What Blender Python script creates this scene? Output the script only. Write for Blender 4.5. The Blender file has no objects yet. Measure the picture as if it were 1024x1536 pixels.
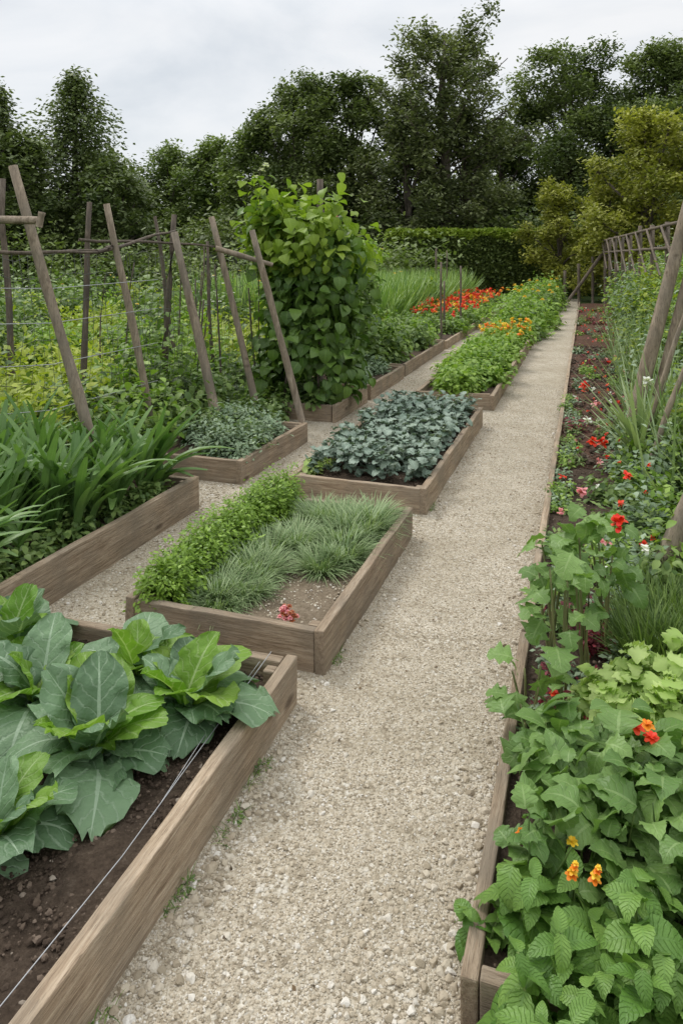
import bpy, bmesh, math, random
import numpy as np
from mathutils import Vector, noise, Matrix
rng=np.random.default_rng(11); random.seed(11)
SC=bpy.context.scene
U=rng.uniform
rad=math.radians

def sv(lat,depth):
    # survey offsets (metres right / ahead of the tripod) -> garden axes
    return (lat*.949-depth*.315, lat*.315+depth*.949)

# ------------------------------------------------------------------ helpers
def empty(name,loc=(0,0,0)):
    o=bpy.data.objects.new(name,None); o.location=loc; o.empty_display_size=.2
    SC.collection.objects.link(o); return o

class Acc:
    def __init__(s): s.V=[];s.F=[];s.UV=[];s.T=[];s.M=[];s.n=0
    def add(s,V,F,UV,T,m=0):
        s.V.append(V);s.F.append(F+s.n);s.UV.append(UV);s.T.append(T);s.M.append(np.full(len(F),m,np.int32));s.n+=len(V)
    def build(s,name,mats,parent=None,smooth=True):
        if not s.V: return None
        V=np.concatenate(s.V).astype(np.float32);F=np.concatenate(s.F).astype(np.int32)
        UV=np.concatenate(s.UV).astype(np.float32);T=np.concatenate(s.T).astype(np.float32);M=np.concatenate(s.M)
        me=bpy.data.meshes.new(name); nf,k=F.shape
        me.vertices.add(len(V)); me.vertices.foreach_set('co',V.ravel())
        me.loops.add(nf*k); me.loops.foreach_set('vertex_index',F.ravel())
        me.polygons.add(nf); me.polygons.foreach_set('loop_start',np.arange(0,nf*k,k,dtype=np.int32))
        for mt in mats: me.materials.append(mt)
        me.polygons.foreach_set('material_index',M)
        me.polygons.foreach_set('use_smooth',np.full(nf,smooth))
        me.update(calc_edges=True)
        me.uv_layers.new(name='UVMap').data.foreach_set('uv',UV[F.ravel()].ravel())
        me.attributes.new('tint','FLOAT','POINT').data.foreach_set('value',T)
        o=bpy.data.objects.new(name,me); SC.collection.objects.link(o)
        if parent: o.parent=parent
        return o

def inst(acc,tpl,pos,yaw,pitch,roll,scale,tint,m=0):
    V,F,UV=tpl; pos=np.asarray(pos,float); N=len(pos)
    b=lambda a: np.broadcast_to(np.asarray(a,float),(N,))
    yaw,pitch,roll,tint=b(yaw),b(pitch),b(roll),b(tint)
    scale=np.asarray(scale,float)
    if scale.ndim<2: scale=np.repeat(b(scale)[:,None],3,1)
    cy,sy,cp,sp,cr,sr=np.cos(yaw),np.sin(yaw),np.cos(pitch),np.sin(pitch),np.cos(roll),np.sin(roll)
    z=np.zeros(N);o=np.ones(N)
    Rz=np.array([[cy,-sy,z],[sy,cy,z],[z,z,o]]).transpose(2,0,1)
    Rx=np.array([[o,z,z],[z,cp,-sp],[z,sp,cp]]).transpose(2,0,1)
    Ry=np.array([[cr,z,sr],[z,o,z],[-sr,z,cr]]).transpose(2,0,1)
    R=Rz@Rx@Ry
    P=np.einsum('nij,nkj->nki',R,V[None]*scale[:,None,:])+pos[:,None]
    FF=(F[None]+(np.arange(N)*len(V))[:,None,None]).reshape(-1,F.shape[1])
    acc.add(P.reshape(-1,3),FF,np.tile(UV,(N,1)),np.repeat(tint,len(V)),m)

def leaf(nv,nu,prof,droop=.6,fold=.25,ruf=0,rf=3,serr=0,th0=0,puck=0,sd=0):
    V=[];UV=[];y=z=0
    for j in range(nv+1):
        t=j/nv; th=th0-droop*t
        if j>0: y+=math.cos(th)/nv; z+=math.sin(th)/nv
        w=prof(t)*(1+serr*(1 if j%2 else -1))
        for i in range(nu+1):
            s=2*i/nu-1
            pk=puck*noise.noise(Vector((s*2.6+sd,t*8,sd)))*(abs(s)>.01) if puck else 0
            wob=1+(.12*noise.noise(Vector((sd*3+(s>0)*5,t*5,1))) if puck else 0)
            V.append((s*w*wob,y-(serr*abs(s)*w*.6 if j%2 else 0),z+abs(s)*w*fold+ruf*s*s*math.sin(rf*6.283*t+(1.9 if s>0 else 0)+sd)+pk))
            UV.append(((s+1)/2,t))
    F=[]
    for j in range(nv):
        for i in range(nu):
            a=j*(nu+1)+i; F.append((a,a+1,a+nu+2,a+nu+1))
    return np.array(V,float),np.array(F),np.array(UV,float)

def tube(acc,pts,radii,sides=7,m=0,tint=.5):
    pts=[Vector(p) for p in pts]; V=[];UV=[]
    up=Vector((0,0,1)); L=0
    for i,p in enumerate(pts):
        d=(pts[min(i+1,len(pts)-1)]-pts[max(i-1,0)]).normalized()
        a=d.cross(up)
        if a.length<.1: a=d.cross(Vector((1,0,0)))
        a.normalize(); b=d.cross(a).normalized()
        if i: L+=(p-pts[i-1]).length
        for k in range(sides):
            t=2*math.pi*k/sides
            q=p+(a*math.cos(t)+b*math.sin(t))*radii[i]
            V.append(q[:]);UV.append((k/sides,L))
    F=[]
    n=len(pts)
    for i in range(n-1):
        for k in range(sides):
            k2=(k+1)%sides
            F.append((i*sides+k,i*sides+k2,(i+1)*sides+k2,(i+1)*sides+k))
    for base in (0,(n-1)*sides):
        c=len(V); V.append(pts[0][:] if base==0 else pts[-1][:]);UV.append((.5,0))
        for k in range(0,sides-1,2):
            F.append((c,base+k,base+k+1,base+(k+2)%sides))
    acc.add(np.array(V),np.array(F),np.array(UV),np.full(len(V),tint),m)

def stick(acc,a,b,r0,r1,wob=.02,m=0,n=6,sides=7,tint=None):
    a=Vector(a);b=Vector(b);pts=[];rs=[]
    sd=random.random()*50
    for i in range(n+1):
        t=i/n; w=wob*(b-a).length*.5
        nv=noise.noise_vector(Vector((t*2.5+sd,sd,0)))*w*(1 if 0<i<n else .3)
        pts.append(a.lerp(b,t)+nv); rs.append((r0+(r1-r0)*t)*random.uniform(.9,1.1))
    tube(acc,pts,rs,sides,m,random.random() if tint is None else tint)

# ------------------------------------------------------------------ materials
def newmat(name):
    m=bpy.data.materials.new(name); m.use_nodes=True
    nt=m.node_tree; nt.nodes.clear(); return m,nt
def nd(nt,t,**k):
    n=nt.nodes.new(t)
    for a,b in k.items(): setattr(n,a,b)
    return n
def mathn(nt,op,a,b=None):
    n=nd(nt,'ShaderNodeMath',operation=op)
    for i,v in enumerate((a,b)):
        if v is None: continue
        if isinstance(v,(int,float)): n.inputs[i].default_value=v
        else: nt.links.new(v,n.inputs[i])
    return n.outputs[0]
def mix(nt,f,a,b,bt='MIX'):
    n=nd(nt,'ShaderNodeMix',data_type='RGBA',blend_type=bt)
    for s,v in ((n.inputs[0],f),(n.inputs[6],a),(n.inputs[7],b)):
        if hasattr(v,'is_output') or hasattr(v,'links'): nt.links.new(v,s)
        elif isinstance(v,(int,float)): s.default_value=v
        else: s.default_value=(*v,1)
    return n.outputs[2]
def ramp(nt,src,stops,interp='LINEAR'):
    n=nd(nt,'ShaderNodeValToRGB'); cr=n.color_ramp; cr.interpolation=interp
    while len(cr.elements)<len(stops): cr.elements.new(.5)
    for e,(p,c) in zip(cr.elements,stops):
        e.position=p; e.color=(*c,1) if len(c)==3 else c
    nt.links.new(src,n.inputs[0]); return n.outputs[0]
def noi(nt,vec,scale,detail=4,rough=.6,dist=0):
    n=nd(nt,'ShaderNodeTexNoise'); n.inputs['Scale'].default_value=scale;n.inputs['Detail'].default_value=detail
    n.inputs['Roughness'].default_value=rough; n.inputs['Distortion'].default_value=dist
    nt.links.new(vec,n.inputs['Vector']); return n.outputs[0]
def out(nt,sh):
    o=nd(nt,'ShaderNodeOutputMaterial'); nt.links.new(sh,o.inputs[0])

def foliage(name,dark,light,rough=.5,transl=.3,vein=None,nveins=8,vs=.5,spec=.35,bumps=.3,puck=0):
    m,nt=newmat(name)
    at=nd(nt,'ShaderNodeAttribute',attribute_name='tint').outputs['Fac']
    col=mix(nt,at,dark,light)
    bs=nd(nt,'ShaderNodeBsdfPrincipled')
    if vein:
        tc=nd(nt,'ShaderNodeTexCoord')
        n1=noi(nt,tc.outputs['Object'],26,3)
        col=mix(nt,mathn(nt,'MULTIPLY',n1,.5),col,tuple(x*.6 for x in dark))
        sp=nd(nt,'ShaderNodeSeparateXYZ'); nt.links.new(tc.outputs['UV'],sp.inputs[0])
        a=mathn(nt,'ABSOLUTE',mathn(nt,'SUBTRACT',sp.outputs[0],.5))
        wid=mathn(nt,'MULTIPLY',mathn(nt,'SUBTRACT',1.15,sp.outputs[1]),.05)
        mid=mathn(nt,'LESS_THAN',a,wid)
        w1=mathn(nt,'MULTIPLY',mathn(nt,'SUBTRACT',n1,.5),.9)
        fr=mathn(nt,'FRACT',mathn(nt,'ADD',w1,mathn(nt,'SUBTRACT',mathn(nt,'MULTIPLY',sp.outputs[1],nveins),mathn(nt,'MULTIPLY',a,4))))
        d=mathn(nt,'ABSOLUTE',mathn(nt,'SUBTRACT',fr,.5))
        sv_=nd(nt,'ShaderNodeMapRange'); sv_.inputs[1].default_value=0; sv_.inputs[2].default_value=.13; sv_.inputs[3].default_value=1; sv_.inputs[4].default_value=0
        nt.links.new(d,sv_.inputs[0])
        side=mathn(nt,'MULTIPLY',sv_.outputs[0],.6)
        mk=mathn(nt,'MAXIMUM',mid,side)
        col=mix(nt,mathn(nt,'MULTIPLY',mk,vs),col,vein)
        bp=nd(nt,'ShaderNodeBump'); bp.inputs['Strength'].default_value=bumps; bp.inputs['Distance'].default_value=.004+.006*puck
        hh=mathn(nt,'ADD',mathn(nt,'MULTIPLY',mk,-1),noi(nt,tc.outputs['Object'],90-40*puck,2))
        nt.links.new(hh,bp.inputs['Height']); nt.links.new(bp.outputs[0],bs.inputs['Normal'])
    nt.links.new(col,bs.inputs['Base Color']); bs.inputs['Roughness'].default_value=rough
    bs.inputs['Specular IOR Level'].default_value=spec
    tr=nd(nt,'ShaderNodeBsdfTranslucent')
    c2=mix(nt,1.0,col,(1.0,1.12,.5),'MULTIPLY'); nt.links.new(c2,tr.inputs[0])
    ms=nd(nt,'ShaderNodeMixShader'); ms.inputs[0].default_value=transl
    nt.links.new(bs.outputs[0],ms.inputs[1]); nt.links.new(tr.outputs[0],ms.inputs[2])
    out(nt,ms.outputs[0]); return m

def wood(name,c1,c2,c3,attr=False):
    m,nt=newmat(name)
    tc=nd(nt,'ShaderNodeTexCoord'); oi=nd(nt,'ShaderNodeObjectInfo')
    add=nd(nt,'ShaderNodeVectorMath',operation='ADD')
    mp=nd(nt,'ShaderNodeMapping'); mp.inputs['Scale'].default_value=(1.3,22,22) if not attr else (9,9,1.5)
    cb=nd(nt,'ShaderNodeCombineXYZ'); nt.links.new(mathn(nt,'MULTIPLY',oi.outputs['Random'],40),cb.inputs[0])
    nt.links.new(tc.outputs['Object'],add.inputs[0]); nt.links.new(cb.outputs[0],add.inputs[1])
    nt.links.new(add.outputs[0],mp.inputs[0])
    g=noi(nt,mp.outputs[0],3,8,.65,.6)
    g2=noi(nt,mp.outputs[0],14,3,.7,.2)
    big=noi(nt,add.outputs[0],3.2,4,.6)
    col=ramp(nt,g,[(.3,c1),(.5,c2),(.7,c3)])
    col=mix(nt,mathn(nt,'MULTIPLY',ramp(nt,g2,[(.52,(0,0,0)),(.68,(1,1,1))]),.6),col,tuple(x*.4 for x in c1))
    col=mix(nt,mathn(nt,'MULTIPLY',ramp(nt,big,[(.42,(0,0,0)),(.62,(1,1,1))]),.65),col,(c2[0]*.62,c2[1]*.68,c2[2]*.74))
    vo=nd(nt,'ShaderNodeTexVoronoi'); mk=nd(nt,'ShaderNodeMapping'); mk.inputs['Scale'].default_value=(2.2,6,6)
    nt.links.new(add.outputs[0],mk.inputs[0]); nt.links.new(mk.outputs[0],vo.inputs['Vector']); vo.inputs['Scale'].default_value=1
    kn=ramp(nt,vo.outputs['Distance'],[(.06,(1,1,1)),(.14,(0,0,0))])
    col=mix(nt,mathn(nt,'MULTIPLY',kn,.7),col,(.07,.045,.03))
    hv=mathn(nt,'ADD',mathn(nt,'MULTIPLY',oi.outputs['Random'],.35),.82)
    hs=nd(nt,'ShaderNodeHueSaturation'); nt.links.new(hv,hs.inputs['Value']); nt.links.new(col,hs.inputs['Color'])
    bs=nd(nt,'ShaderNodeBsdfPrincipled'); nt.links.new(hs.outputs[0],bs.inputs['Base Color']); bs.inputs['Roughness'].default_value=.85
    bs.inputs['Specular IOR Level'].default_value=.2
    bp=nd(nt,'ShaderNodeBump'); bp.inputs['Strength'].default_value=.8; bp.inputs['Distance'].default_value=.008
    nt.links.new(mathn(nt,'ADD',g,mathn(nt,'MULTIPLY',g2,.6)),bp.inputs['Height']); nt.links.new(bp.outputs[0],bs.inputs['Normal'])
    out(nt,bs.outputs[0]); return m

def soilmat(name,a,b,c,sc=1):
    m,nt=newmat(name); tc=nd(nt,'ShaderNodeTexCoord')
    n1=noi(nt,tc.outputs['Object'],38*sc,8,.75); n2=noi(nt,tc.outputs['Object'],5,4)
    vo=nd(nt,'ShaderNodeTexVoronoi'); vo.inputs['Scale'].default_value=90*sc; nt.links.new(tc.outputs['Object'],vo.inputs['Vector'])
    col=ramp(nt,n1,[(.3,a),(.55,b),(.75,c)])
    col=mix(nt,mathn(nt,'MULTIPLY',n2,.5),col,tuple(x*.6 for x in a))
    bs=nd(nt,'ShaderNodeBsdfPrincipled'); nt.links.new(col,bs.inputs['Base Color']); bs.inputs['Roughness'].default_value=.95
    bs.inputs['Specular IOR Level'].default_value=.1
    bp=nd(nt,'ShaderNodeBump'); bp.inputs['Strength'].default_value=.9; bp.inputs['Distance'].default_value=.02
    nt.links.new(mathn(nt,'ADD',n1,mathn(nt,'MULTIPLY',vo.outputs['Distance'],.5)),bp.inputs['Height']); nt.links.new(bp.outputs[0],bs.inputs['Normal'])
    out(nt,bs.outputs[0]); return m

def gravelmat():
    m,nt=newmat('gravel'); tc=nd(nt,'ShaderNodeTexCoord'); P=tc.outputs['Object']
    def vor(s):
        v=nd(nt,'ShaderNodeTexVoronoi'); v.inputs['Scale'].default_value=s; nt.links.new(P,v.inputs['Vector']); return v
    v1=vor(80);v2=vor(200)
    s1=nd(nt,'ShaderNodeSeparateColor'); nt.links.new(v1.outputs['Color'],s1.inputs[0])
    s2=nd(nt,'ShaderNodeSeparateColor'); nt.links.new(v2.outputs['Color'],s2.inputs[0])
    pal=[(0,(.24,.20,.145)),(.3,(.42,.36,.27)),(.6,(.52,.455,.35)),(.85,(.60,.55,.45)),(1,(.68,.64,.56))]
    c1=ramp(nt,s1.outputs[0],pal); c2=ramp(nt,s2.outputs[0],pal)
    sel=ramp(nt,noi(nt,P,7,4),[(.42,(0,0,0)),(.58,(1,1,1))])
    col=mix(nt,sel,c2,c1)
    col=mix(nt,mathn(nt,'MULTIPLY',ramp(nt,v1.outputs['Distance'],[(.35,(0,0,0)),(.8,(1,1,1))]),mathn(nt,'MULTIPLY',sel,.5)),col,(.2,.165,.11))
    big=noi(nt,P,1.7,5)
    col=mix(nt,ramp(nt,big,[(.35,(.45,.45,.45)),(.62,(0,0,0))]),col,(.32,.27,.19))
    bs=nd(nt,'ShaderNodeBsdfPrincipled'); nt.links.new(col,bs.inputs['Base Color']); bs.inputs['Roughness'].default_value=.95
    bs.inputs['Specular IOR Level'].default_value=.1
    bp=nd(nt,'ShaderNodeBump'); bp.inputs['Strength'].default_value=.8; bp.inputs['Distance'].default_value=.008
    h=mathn(nt,'ADD',mathn(nt,'MULTIPLY',v1.outputs['Distance'],-1),mathn(nt,'MULTIPLY',v2.outputs['Distance'],-.5))
    nt.links.new(h,bp.inputs['Height']); nt.links.new(bp.outputs[0],bs.inputs['Normal'])
    out(nt,bs.outputs[0]); return m
def pebblemat(name,pal,dirt=(.32,.27,.19)):
    m,nt=newmat(name)
    at=nd(nt,'ShaderNodeAttribute',attribute_name='tint').outputs['Fac']; tc=nd(nt,'ShaderNodeTexCoord')
    col=ramp(nt,at,pal); n=noi(nt,tc.outputs['Object'],160,3)
    col=mix(nt,mathn(nt,'MULTIPLY',n,.4),col,dirt)
    bs=nd(nt,'ShaderNodeBsdfPrincipled'); nt.links.new(col,bs.inputs['Base Color']); bs.inputs['Roughness'].default_value=.9
    bs.inputs['Specular IOR Level'].default_value=.15
    bp=nd(nt,'ShaderNodeBump'); bp.inputs['Strength'].default_value=.5; bp.inputs['Distance'].default_value=.003
    nt.links.new(n,bp.inputs['Height']); nt.links.new(bp.outputs[0],bs.inputs['Normal'])
    out(nt,bs.outputs[0]); return m
def plain(name,c,rough=.7,metal=0):
    m,nt=newmat(name); bs=nd(nt,'ShaderNodeBsdfPrincipled'); tc=nd(nt,'ShaderNodeTexCoord')
    n=noi(nt,tc.outputs['Object'],30,3)
    nt.links.new(mix(nt,mathn(nt,'MULTIPLY',n,.5),c,tuple(x*.6 for x in c)),bs.inputs['Base Color'])
    bs.inputs['Roughness'].default_value=rough; bs.inputs['Metallic'].default_value=metal; out(nt,bs.outputs[0]); return m

M_board=wood('weathered_board',(.20,.14,.09),(.36,.275,.19),(.50,.405,.30))
M_pole=wood('weathered_pole',(.17,.13,.095),(.30,.24,.175),(.43,.355,.27),True)
M_dpole=wood('dark_branch',(.08,.065,.05),(.16,.125,.095),(.25,.205,.16),True)
M_bark=wood('bark',(.06,.05,.04),(.11,.09,.07),(.18,.15,.12),True)
M_soil=soilmat('dark_soil',(.05,.036,.026),(.115,.084,.061),(.21,.165,.125))
M_sandsoil=soilmat('sandy_soil',(.17,.13,.085),(.30,.24,.17),(.42,.35,.26))
M_mulch=soilmat('brown_mulch',(.06,.032,.022),(.14,.08,.055),(.25,.16,.115),.6)
M_ground=soilmat('grass_ground',(.02,.035,.01),(.05,.08,.02),(.085,.12,.03),.3)
M_gravel=gravelmat()
PAL=[(0,(.28,.235,.17)),(.25,(.43,.365,.27)),(.55,(.53,.465,.36)),(.85,(.62,.57,.48)),(1,(.75,.72,.66))]
M_peb=pebblemat('pebbles',PAL)
M_clod=pebblemat('clods',[(0,(.045,.032,.023)),(.7,(.115,.084,.061)),(.97,(.19,.145,.11)),(1,(.36,.31,.25))],(.07,.05,.037))
M_wire=plain('galvanised_wire',(.45,.46,.47),.5,.3)
M_net=plain('dark_netting',(.09,.095,.08),.8)

G_lett_in=foliage('lettuce_inner',(.17,.34,.04),(.34,.52,.09),.45,.4,(.52,.64,.32),7,.6,.35,.45,.5)
G_lett_out=foliage('lettuce_outer',(.11,.20,.095),(.23,.36,.19),.46,.22,(.42,.54,.38),7,.6,.35,.5,.6)
G_box=foliage('box_leaf',(.10,.19,.018),(.28,.43,.055),.45,.3)
G_tuft=foliage('greygreen_blade',(.15,.24,.09),(.40,.49,.26),.5,.25)
G_blue=foliage('kale_leaf',(.11,.18,.125),(.38,.47,.37),.42,.12,(.5,.62,.50),6,.4,.45,.7)
G_light=foliage('light_leaf',(.13,.25,.03),(.35,.49,.10),.5,.35)
G_strap=foliage('strap_leaf',(.09,.20,.045),(.25,.40,.12),.4,.3,(.32,.46,.2),1,.2,.45)
G_bean=foliage('bean_leaf',(.055,.125,.022),(.20,.32,.06),.42,.3,(.24,.38,.1),6,.3,.4)
G_beanl=foliage('bean_leaf_new',(.19,.31,.03),(.42,.54,.08),.45,.4,(.44,.58,.15),6,.3)
G_field=foliage('field_leaf',(.16,.24,.025),(.46,.52,.07),.55,.35)
G_mid=foliage('mid_leaf',(.07,.13,.032),(.25,.35,.10),.5,.3)
G_grey=foliage('sage_leaf',(.12,.19,.10),(.33,.42,.27),.6,.2)
G_mint=foliage('mint_leaf',(.10,.23,.035),(.27,.44,.09),.42,.3,(.14,.27,.06),9,.4,.4,.8)
G_hyd=foliage('serrated_leaf',(.10,.21,.045),(.26,.41,.11),.42,.3,(.40,.53,.23),7,.35,.4,.6)
G_frill=foliage('frilly_leaf',(.33,.48,.11),(.58,.70,.27),.5,.4)
G_red=foliage('burgundy_leaf',(.07,.01,.015),(.28,.03,.045),.5,.2)
G_dark=foliage('oak_crown',(.075,.11,.038),(.24,.29,.11),.6,.3)
G_con=foliage('conifer_crown',(.06,.09,.032),(.21,.26,.09),.6,.25)
G_pine=foliage('pine_crown',(.085,.11,.05),(.26,.29,.13),.6,.3)
G_mtree=foliage('tree_crown',(.09,.135,.038),(.27,.34,.11),.55,.3)
G_gold=foliage('golden_crown',(.16,.185,.03),(.47,.47,.10),.55,.3)
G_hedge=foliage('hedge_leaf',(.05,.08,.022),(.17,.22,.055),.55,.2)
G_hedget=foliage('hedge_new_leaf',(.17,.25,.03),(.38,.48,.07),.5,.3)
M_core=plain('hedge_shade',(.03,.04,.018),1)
F_red=foliage('red_petal',(.70,.02,.01),(.88,.08,.02),.5,.25)
F_orange=foliage('orange_petal',(.8,.16,.01),(.9,.35,.02),.5,.25)
F_yel=foliage('yellow_petal',(.8,.45,.02),(.9,.65,.05),.5,.25)
F_pink=foliage('pink_petal',(.75,.2,.25),(.85,.45,.45),.5,.3)
F_white=foliage('white_petal',(.7,.7,.65),(.85,.85,.8),.5,.3)

# ------------------------------------------------------------------ templates
sin=math.sin
T_card=leaf(1,1,lambda t:.26,0,0)
T_small=leaf(2,1,lambda t:.02+.26*sin(math.pi*min(1,t)),.4,0)
T_oval=leaf(4,2,lambda t:.015+.30*sin(math.pi*t)**.8,.8,.25)
T_heart=leaf(5,4,lambda t:.03+.42*sin(math.pi*(t**.7))**.8,.9,.25,.02,1.5)
def pb(t0,w,e): return lambda t:(.032) if t<t0 else .036+w*max(0,sin(math.pi*min(1,((t-t0)/(1.02-t0))**.92)))**e
T_out=[leaf(16,8,pb(.2,.30,.55),d,.1,.035,2.6,0,0,.085,s) for d,s in ((1.6,1),(2.1,2),(1.3,3),(2.5,4),(1.8,12),(1.1,13))]
T_in=[leaf(16,8,pb(.22,.24,.55),d,.3,.04,3.4,0,0,.08,s) for d,s in ((.9,5),(1.2,6),(.5,7),(1.5,14))]
T_round=leaf(12,8,lambda t:.03+.5*max(0,sin(math.pi*t**.8))**.55,.8,.12,.03,2,0,0,.05,9)
T_blade=leaf(5,1,lambda t:.018*(1-t)**.7+.001,1.1,0)
T_blade2=leaf(5,1,lambda t:.014*(1-t)**.7+.001,.4,0)
T_strap=leaf(8,2,lambda t:.02+.05*sin(math.pi*min(1,(t*.85+.15)))**.8,1.2,.6)
T_strap2=leaf(8,2,lambda t:.02+.045*sin(math.pi*min(1,(t*.85+.15)))**.8,.5,.6)
T_kale=leaf(8,4,lambda t:.04+.36*sin(math.pi*t**.8)**.7,1.2,.2,.10,3.5,0,0,.08,3)
T_mint=leaf(14,4,lambda t:.01+.27*sin(math.pi*t**.75)**.85,1.0,.25,.012,6,.05)
T_mint2=leaf(14,4,lambda t:.01+.33*sin(math.pi*t**.7)**.85,1.5,.1,.03,4,.04,0,.04,5)
T_hyd=leaf(14,4,lambda t:.01+.36*sin(math.pi*t**.7)**.8,1.1,.2,.03,3,.08,0,.04,2)
T_hyd2=leaf(14,4,lambda t:.01+.42*sin(math.pi*t**.65)**.8*(1+.12*sin(t*26)),1.5,.1,.05,3,.05,0,.05,8)
T_lobed=leaf(14,4,lambda t:(.012) if t<.2 else .02+.4*max(0,sin(math.pi*((t-.2)/.82)**.8))**.7*(1+.3*sin(t*22)),1.0,.15,.03,3)
T_frill=leaf(8,6,lambda t:.08+.42*t**.6*(1 if t<.93 else .8),1.3,.15,.16,3.2,0,0,.12,3)
T_petal=leaf(3,2,lambda t:.08+.3*sin(math.pi*t*.9),.7,.1)

def flower(acc,pos,r,m,layers=2,n=6):
    for L in range(layers):
        k=n
        inst(acc,T_petal,np.repeat([pos],k,0),np.arange(k)*2*math.pi/k+U(0,6),rad(15+45*L)+U(-.15,.15,k),U(-.2,.2,k),r*(1-.25*L),U(0,1,k),m)
def pompom(acc,pos,r,m,n=26):
    inst(acc,T_petal,np.repeat([pos],n,0)+rng.normal(size=(n,3))*r*.2,U(0,6.28,n),U(-.4,1.5,n),U(-.4,.4,n),r*U(.6,1,n),U(0,1,n),m)

def bush(acc,tpl,x,y,z0,rx,ry,h,n,size,m=0,t=(0,1),pit=(-35,50),fill=.55):
    n=int(n); ph=U(0,2*math.pi,n); ct=U(0,1,n)**.9; st=np.sqrt(np.maximum(0,1-ct**2)); r=U(fill,1.05,n)
    k=U(0,6.28,3); lump=1+.16*np.sin(ph*3+k[0])+.12*np.sin(ph*5+ct*6+k[1])+.08*np.sin(ct*11+k[2])
    r=r*lump
    pos=np.stack([x+rx*r*st*np.cos(ph),y+ry*r*st*np.sin(ph),z0+h*r*ct],1)
    yaw=ph-math.pi/2+U(-.8,.8,n)
    inst(acc,tpl,pos,yaw,np.radians(U(pit[0],pit[1],n)),U(-.5,.5,n),size*U(.65,1.25,n),np.clip(U(t[0],t[1],n),0,1),m)

def board(parent,name,a,b,h,z0,th=.045):
    a=Vector((a[0],a[1],0));b=Vector((b[0],b[1],0));L=(b-a).length
    bm=bmesh.new(); bmesh.ops.create_cube(bm,size=1)
    for v in bm.verts: v.co=Vector((v.co.x*L,v.co.y*th,v.co.z*h))
    nc=max(3,int(L/.12))
    for i in range(1,nc):
        x=-L/2+L*i/nc
        bmesh.ops.bisect_plane(bm,geom=bm.verts[:]+bm.edges[:]+bm.faces[:],plane_co=(x,0,0),plane_no=(1,0,0))
    sd=random.random()*100
    for v in bm.verts:
        nv=noise.noise_vector(Vector((v.co.x*2.2+sd,v.co.y*9,v.co.z*6)))
        nv2=noise.noise_vector(Vector((v.co.x*9+sd,v.co.y*19,v.co.z*16)))
        v.co.y+=nv.y*.006+nv2.y*.0025; v.co.z+=nv.z*.007+nv2.z*.0035
    me=bpy.data.meshes.new(name); bm.to_mesh(me); bm.free(); me.materials.append(M_board)
    o=bpy.data.objects.new(name,me); SC.collection.objects.link(o); o.parent=parent
    o.location=((a.x+b.x)/2,(a.y+b.y)/2,z0+h/2); o.rotation_euler=(random.uniform(-.02,.02),random.uniform(-.006,.006),math.atan2(b.y-a.y,b.x-a.x))
    bv=o.modifiers.new('b','BEVEL'); bv.width=.005; bv.segments=2; bv.limit_method='ANGLE'; bv.angle_limit=rad(50)
    return o

def soil(parent,x0,x1,y0,y1,z,mat,amp=.02,res=.035,name='soil'):
    nx=max(4,min(90,int((x1-x0)/res)));ny=max(4,min(160,int((y1-y0)/res)))
    X,Y=np.meshgrid(np.linspace(x0,x1,nx+1),np.linspace(y0,y1,ny+1))
    Z=np.array([z+amp*(noise.noise(Vector((a*3,b*3,z*9)))+.6*noise.noise(Vector((a*11,b*11,3)))+.45*noise.noise(Vector((a*27,b*27,7)))) for a,b in zip(X.ravel(),Y.ravel())])
    V=np.stack([X.ravel(),Y.ravel(),Z],1)
    i=np.arange(nx*ny); r=i//nx; c=i%nx; a=r*(nx+1)+c
    F=np.stack([a,a+1,a+nx+2,a+nx+1],1)
    ac=Acc(); ac.add(V,F,V[:,:2],np.zeros(len(V))); return ac.build(name,[mat],parent)

def bed(name,x0,x1,y0,y1,h=.2,soilz=.12,smat=None,near=True,th=.045):
    e=empty(name); t=th/2
    j=lambda:random.uniform(-.012,.012)
    board(e,'side_board_right',(x1-t+j(),y0),(x1-t+j(),y1),h,-.02,th)
    board(e,'side_board_left',(x0+t+j(),y0),(x0+t+j(),y1),h,-.02,th)
    board(e,'end_board_near',(x0+th+.004,y0+t+.006),(x1-th-.004,y0+t+.006),h-.008,-.02,th)
    board(e,'end_board_far',(x0+th+.004,y1-t-.006),(x1-th-.004,y1-t-.006),h-.008,-.02,th)
    if near:
        for cx in (x0+th+.03,x1-th-.03):
            for cy in (y0+th+.04,y1-th-.04):
                board(e,'corner_post',(cx-.022,cy),(cx+.022,cy),h-.015,-.02,.045)
    soil(e,x0+th*.6,x1-th*.6,y0+th*.6,y1-th*.6,soilz,smat or M_soil,res=.03 if near else .12)
    return e

# ------------------------------------------------------------------ ground
def sheet(name,x0,x1,y0,y1,z,mat):
    me=bpy.data.meshes.new(name); me.from_pydata([(x0,y0,z),(x1,y0,z),(x1,y1,z),(x0,y1,z)],[],[(0,1,2,3)]); me.materials.append(mat)
    o=bpy.data.objects.new(name,me); SC.collection.objects.link(o); return o
sheet('ground',-250,250,-150,350,-.006,M_ground)
sheet('gravel_path',-3.3,-.22,-1.5,31,0,M_gravel)

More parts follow.
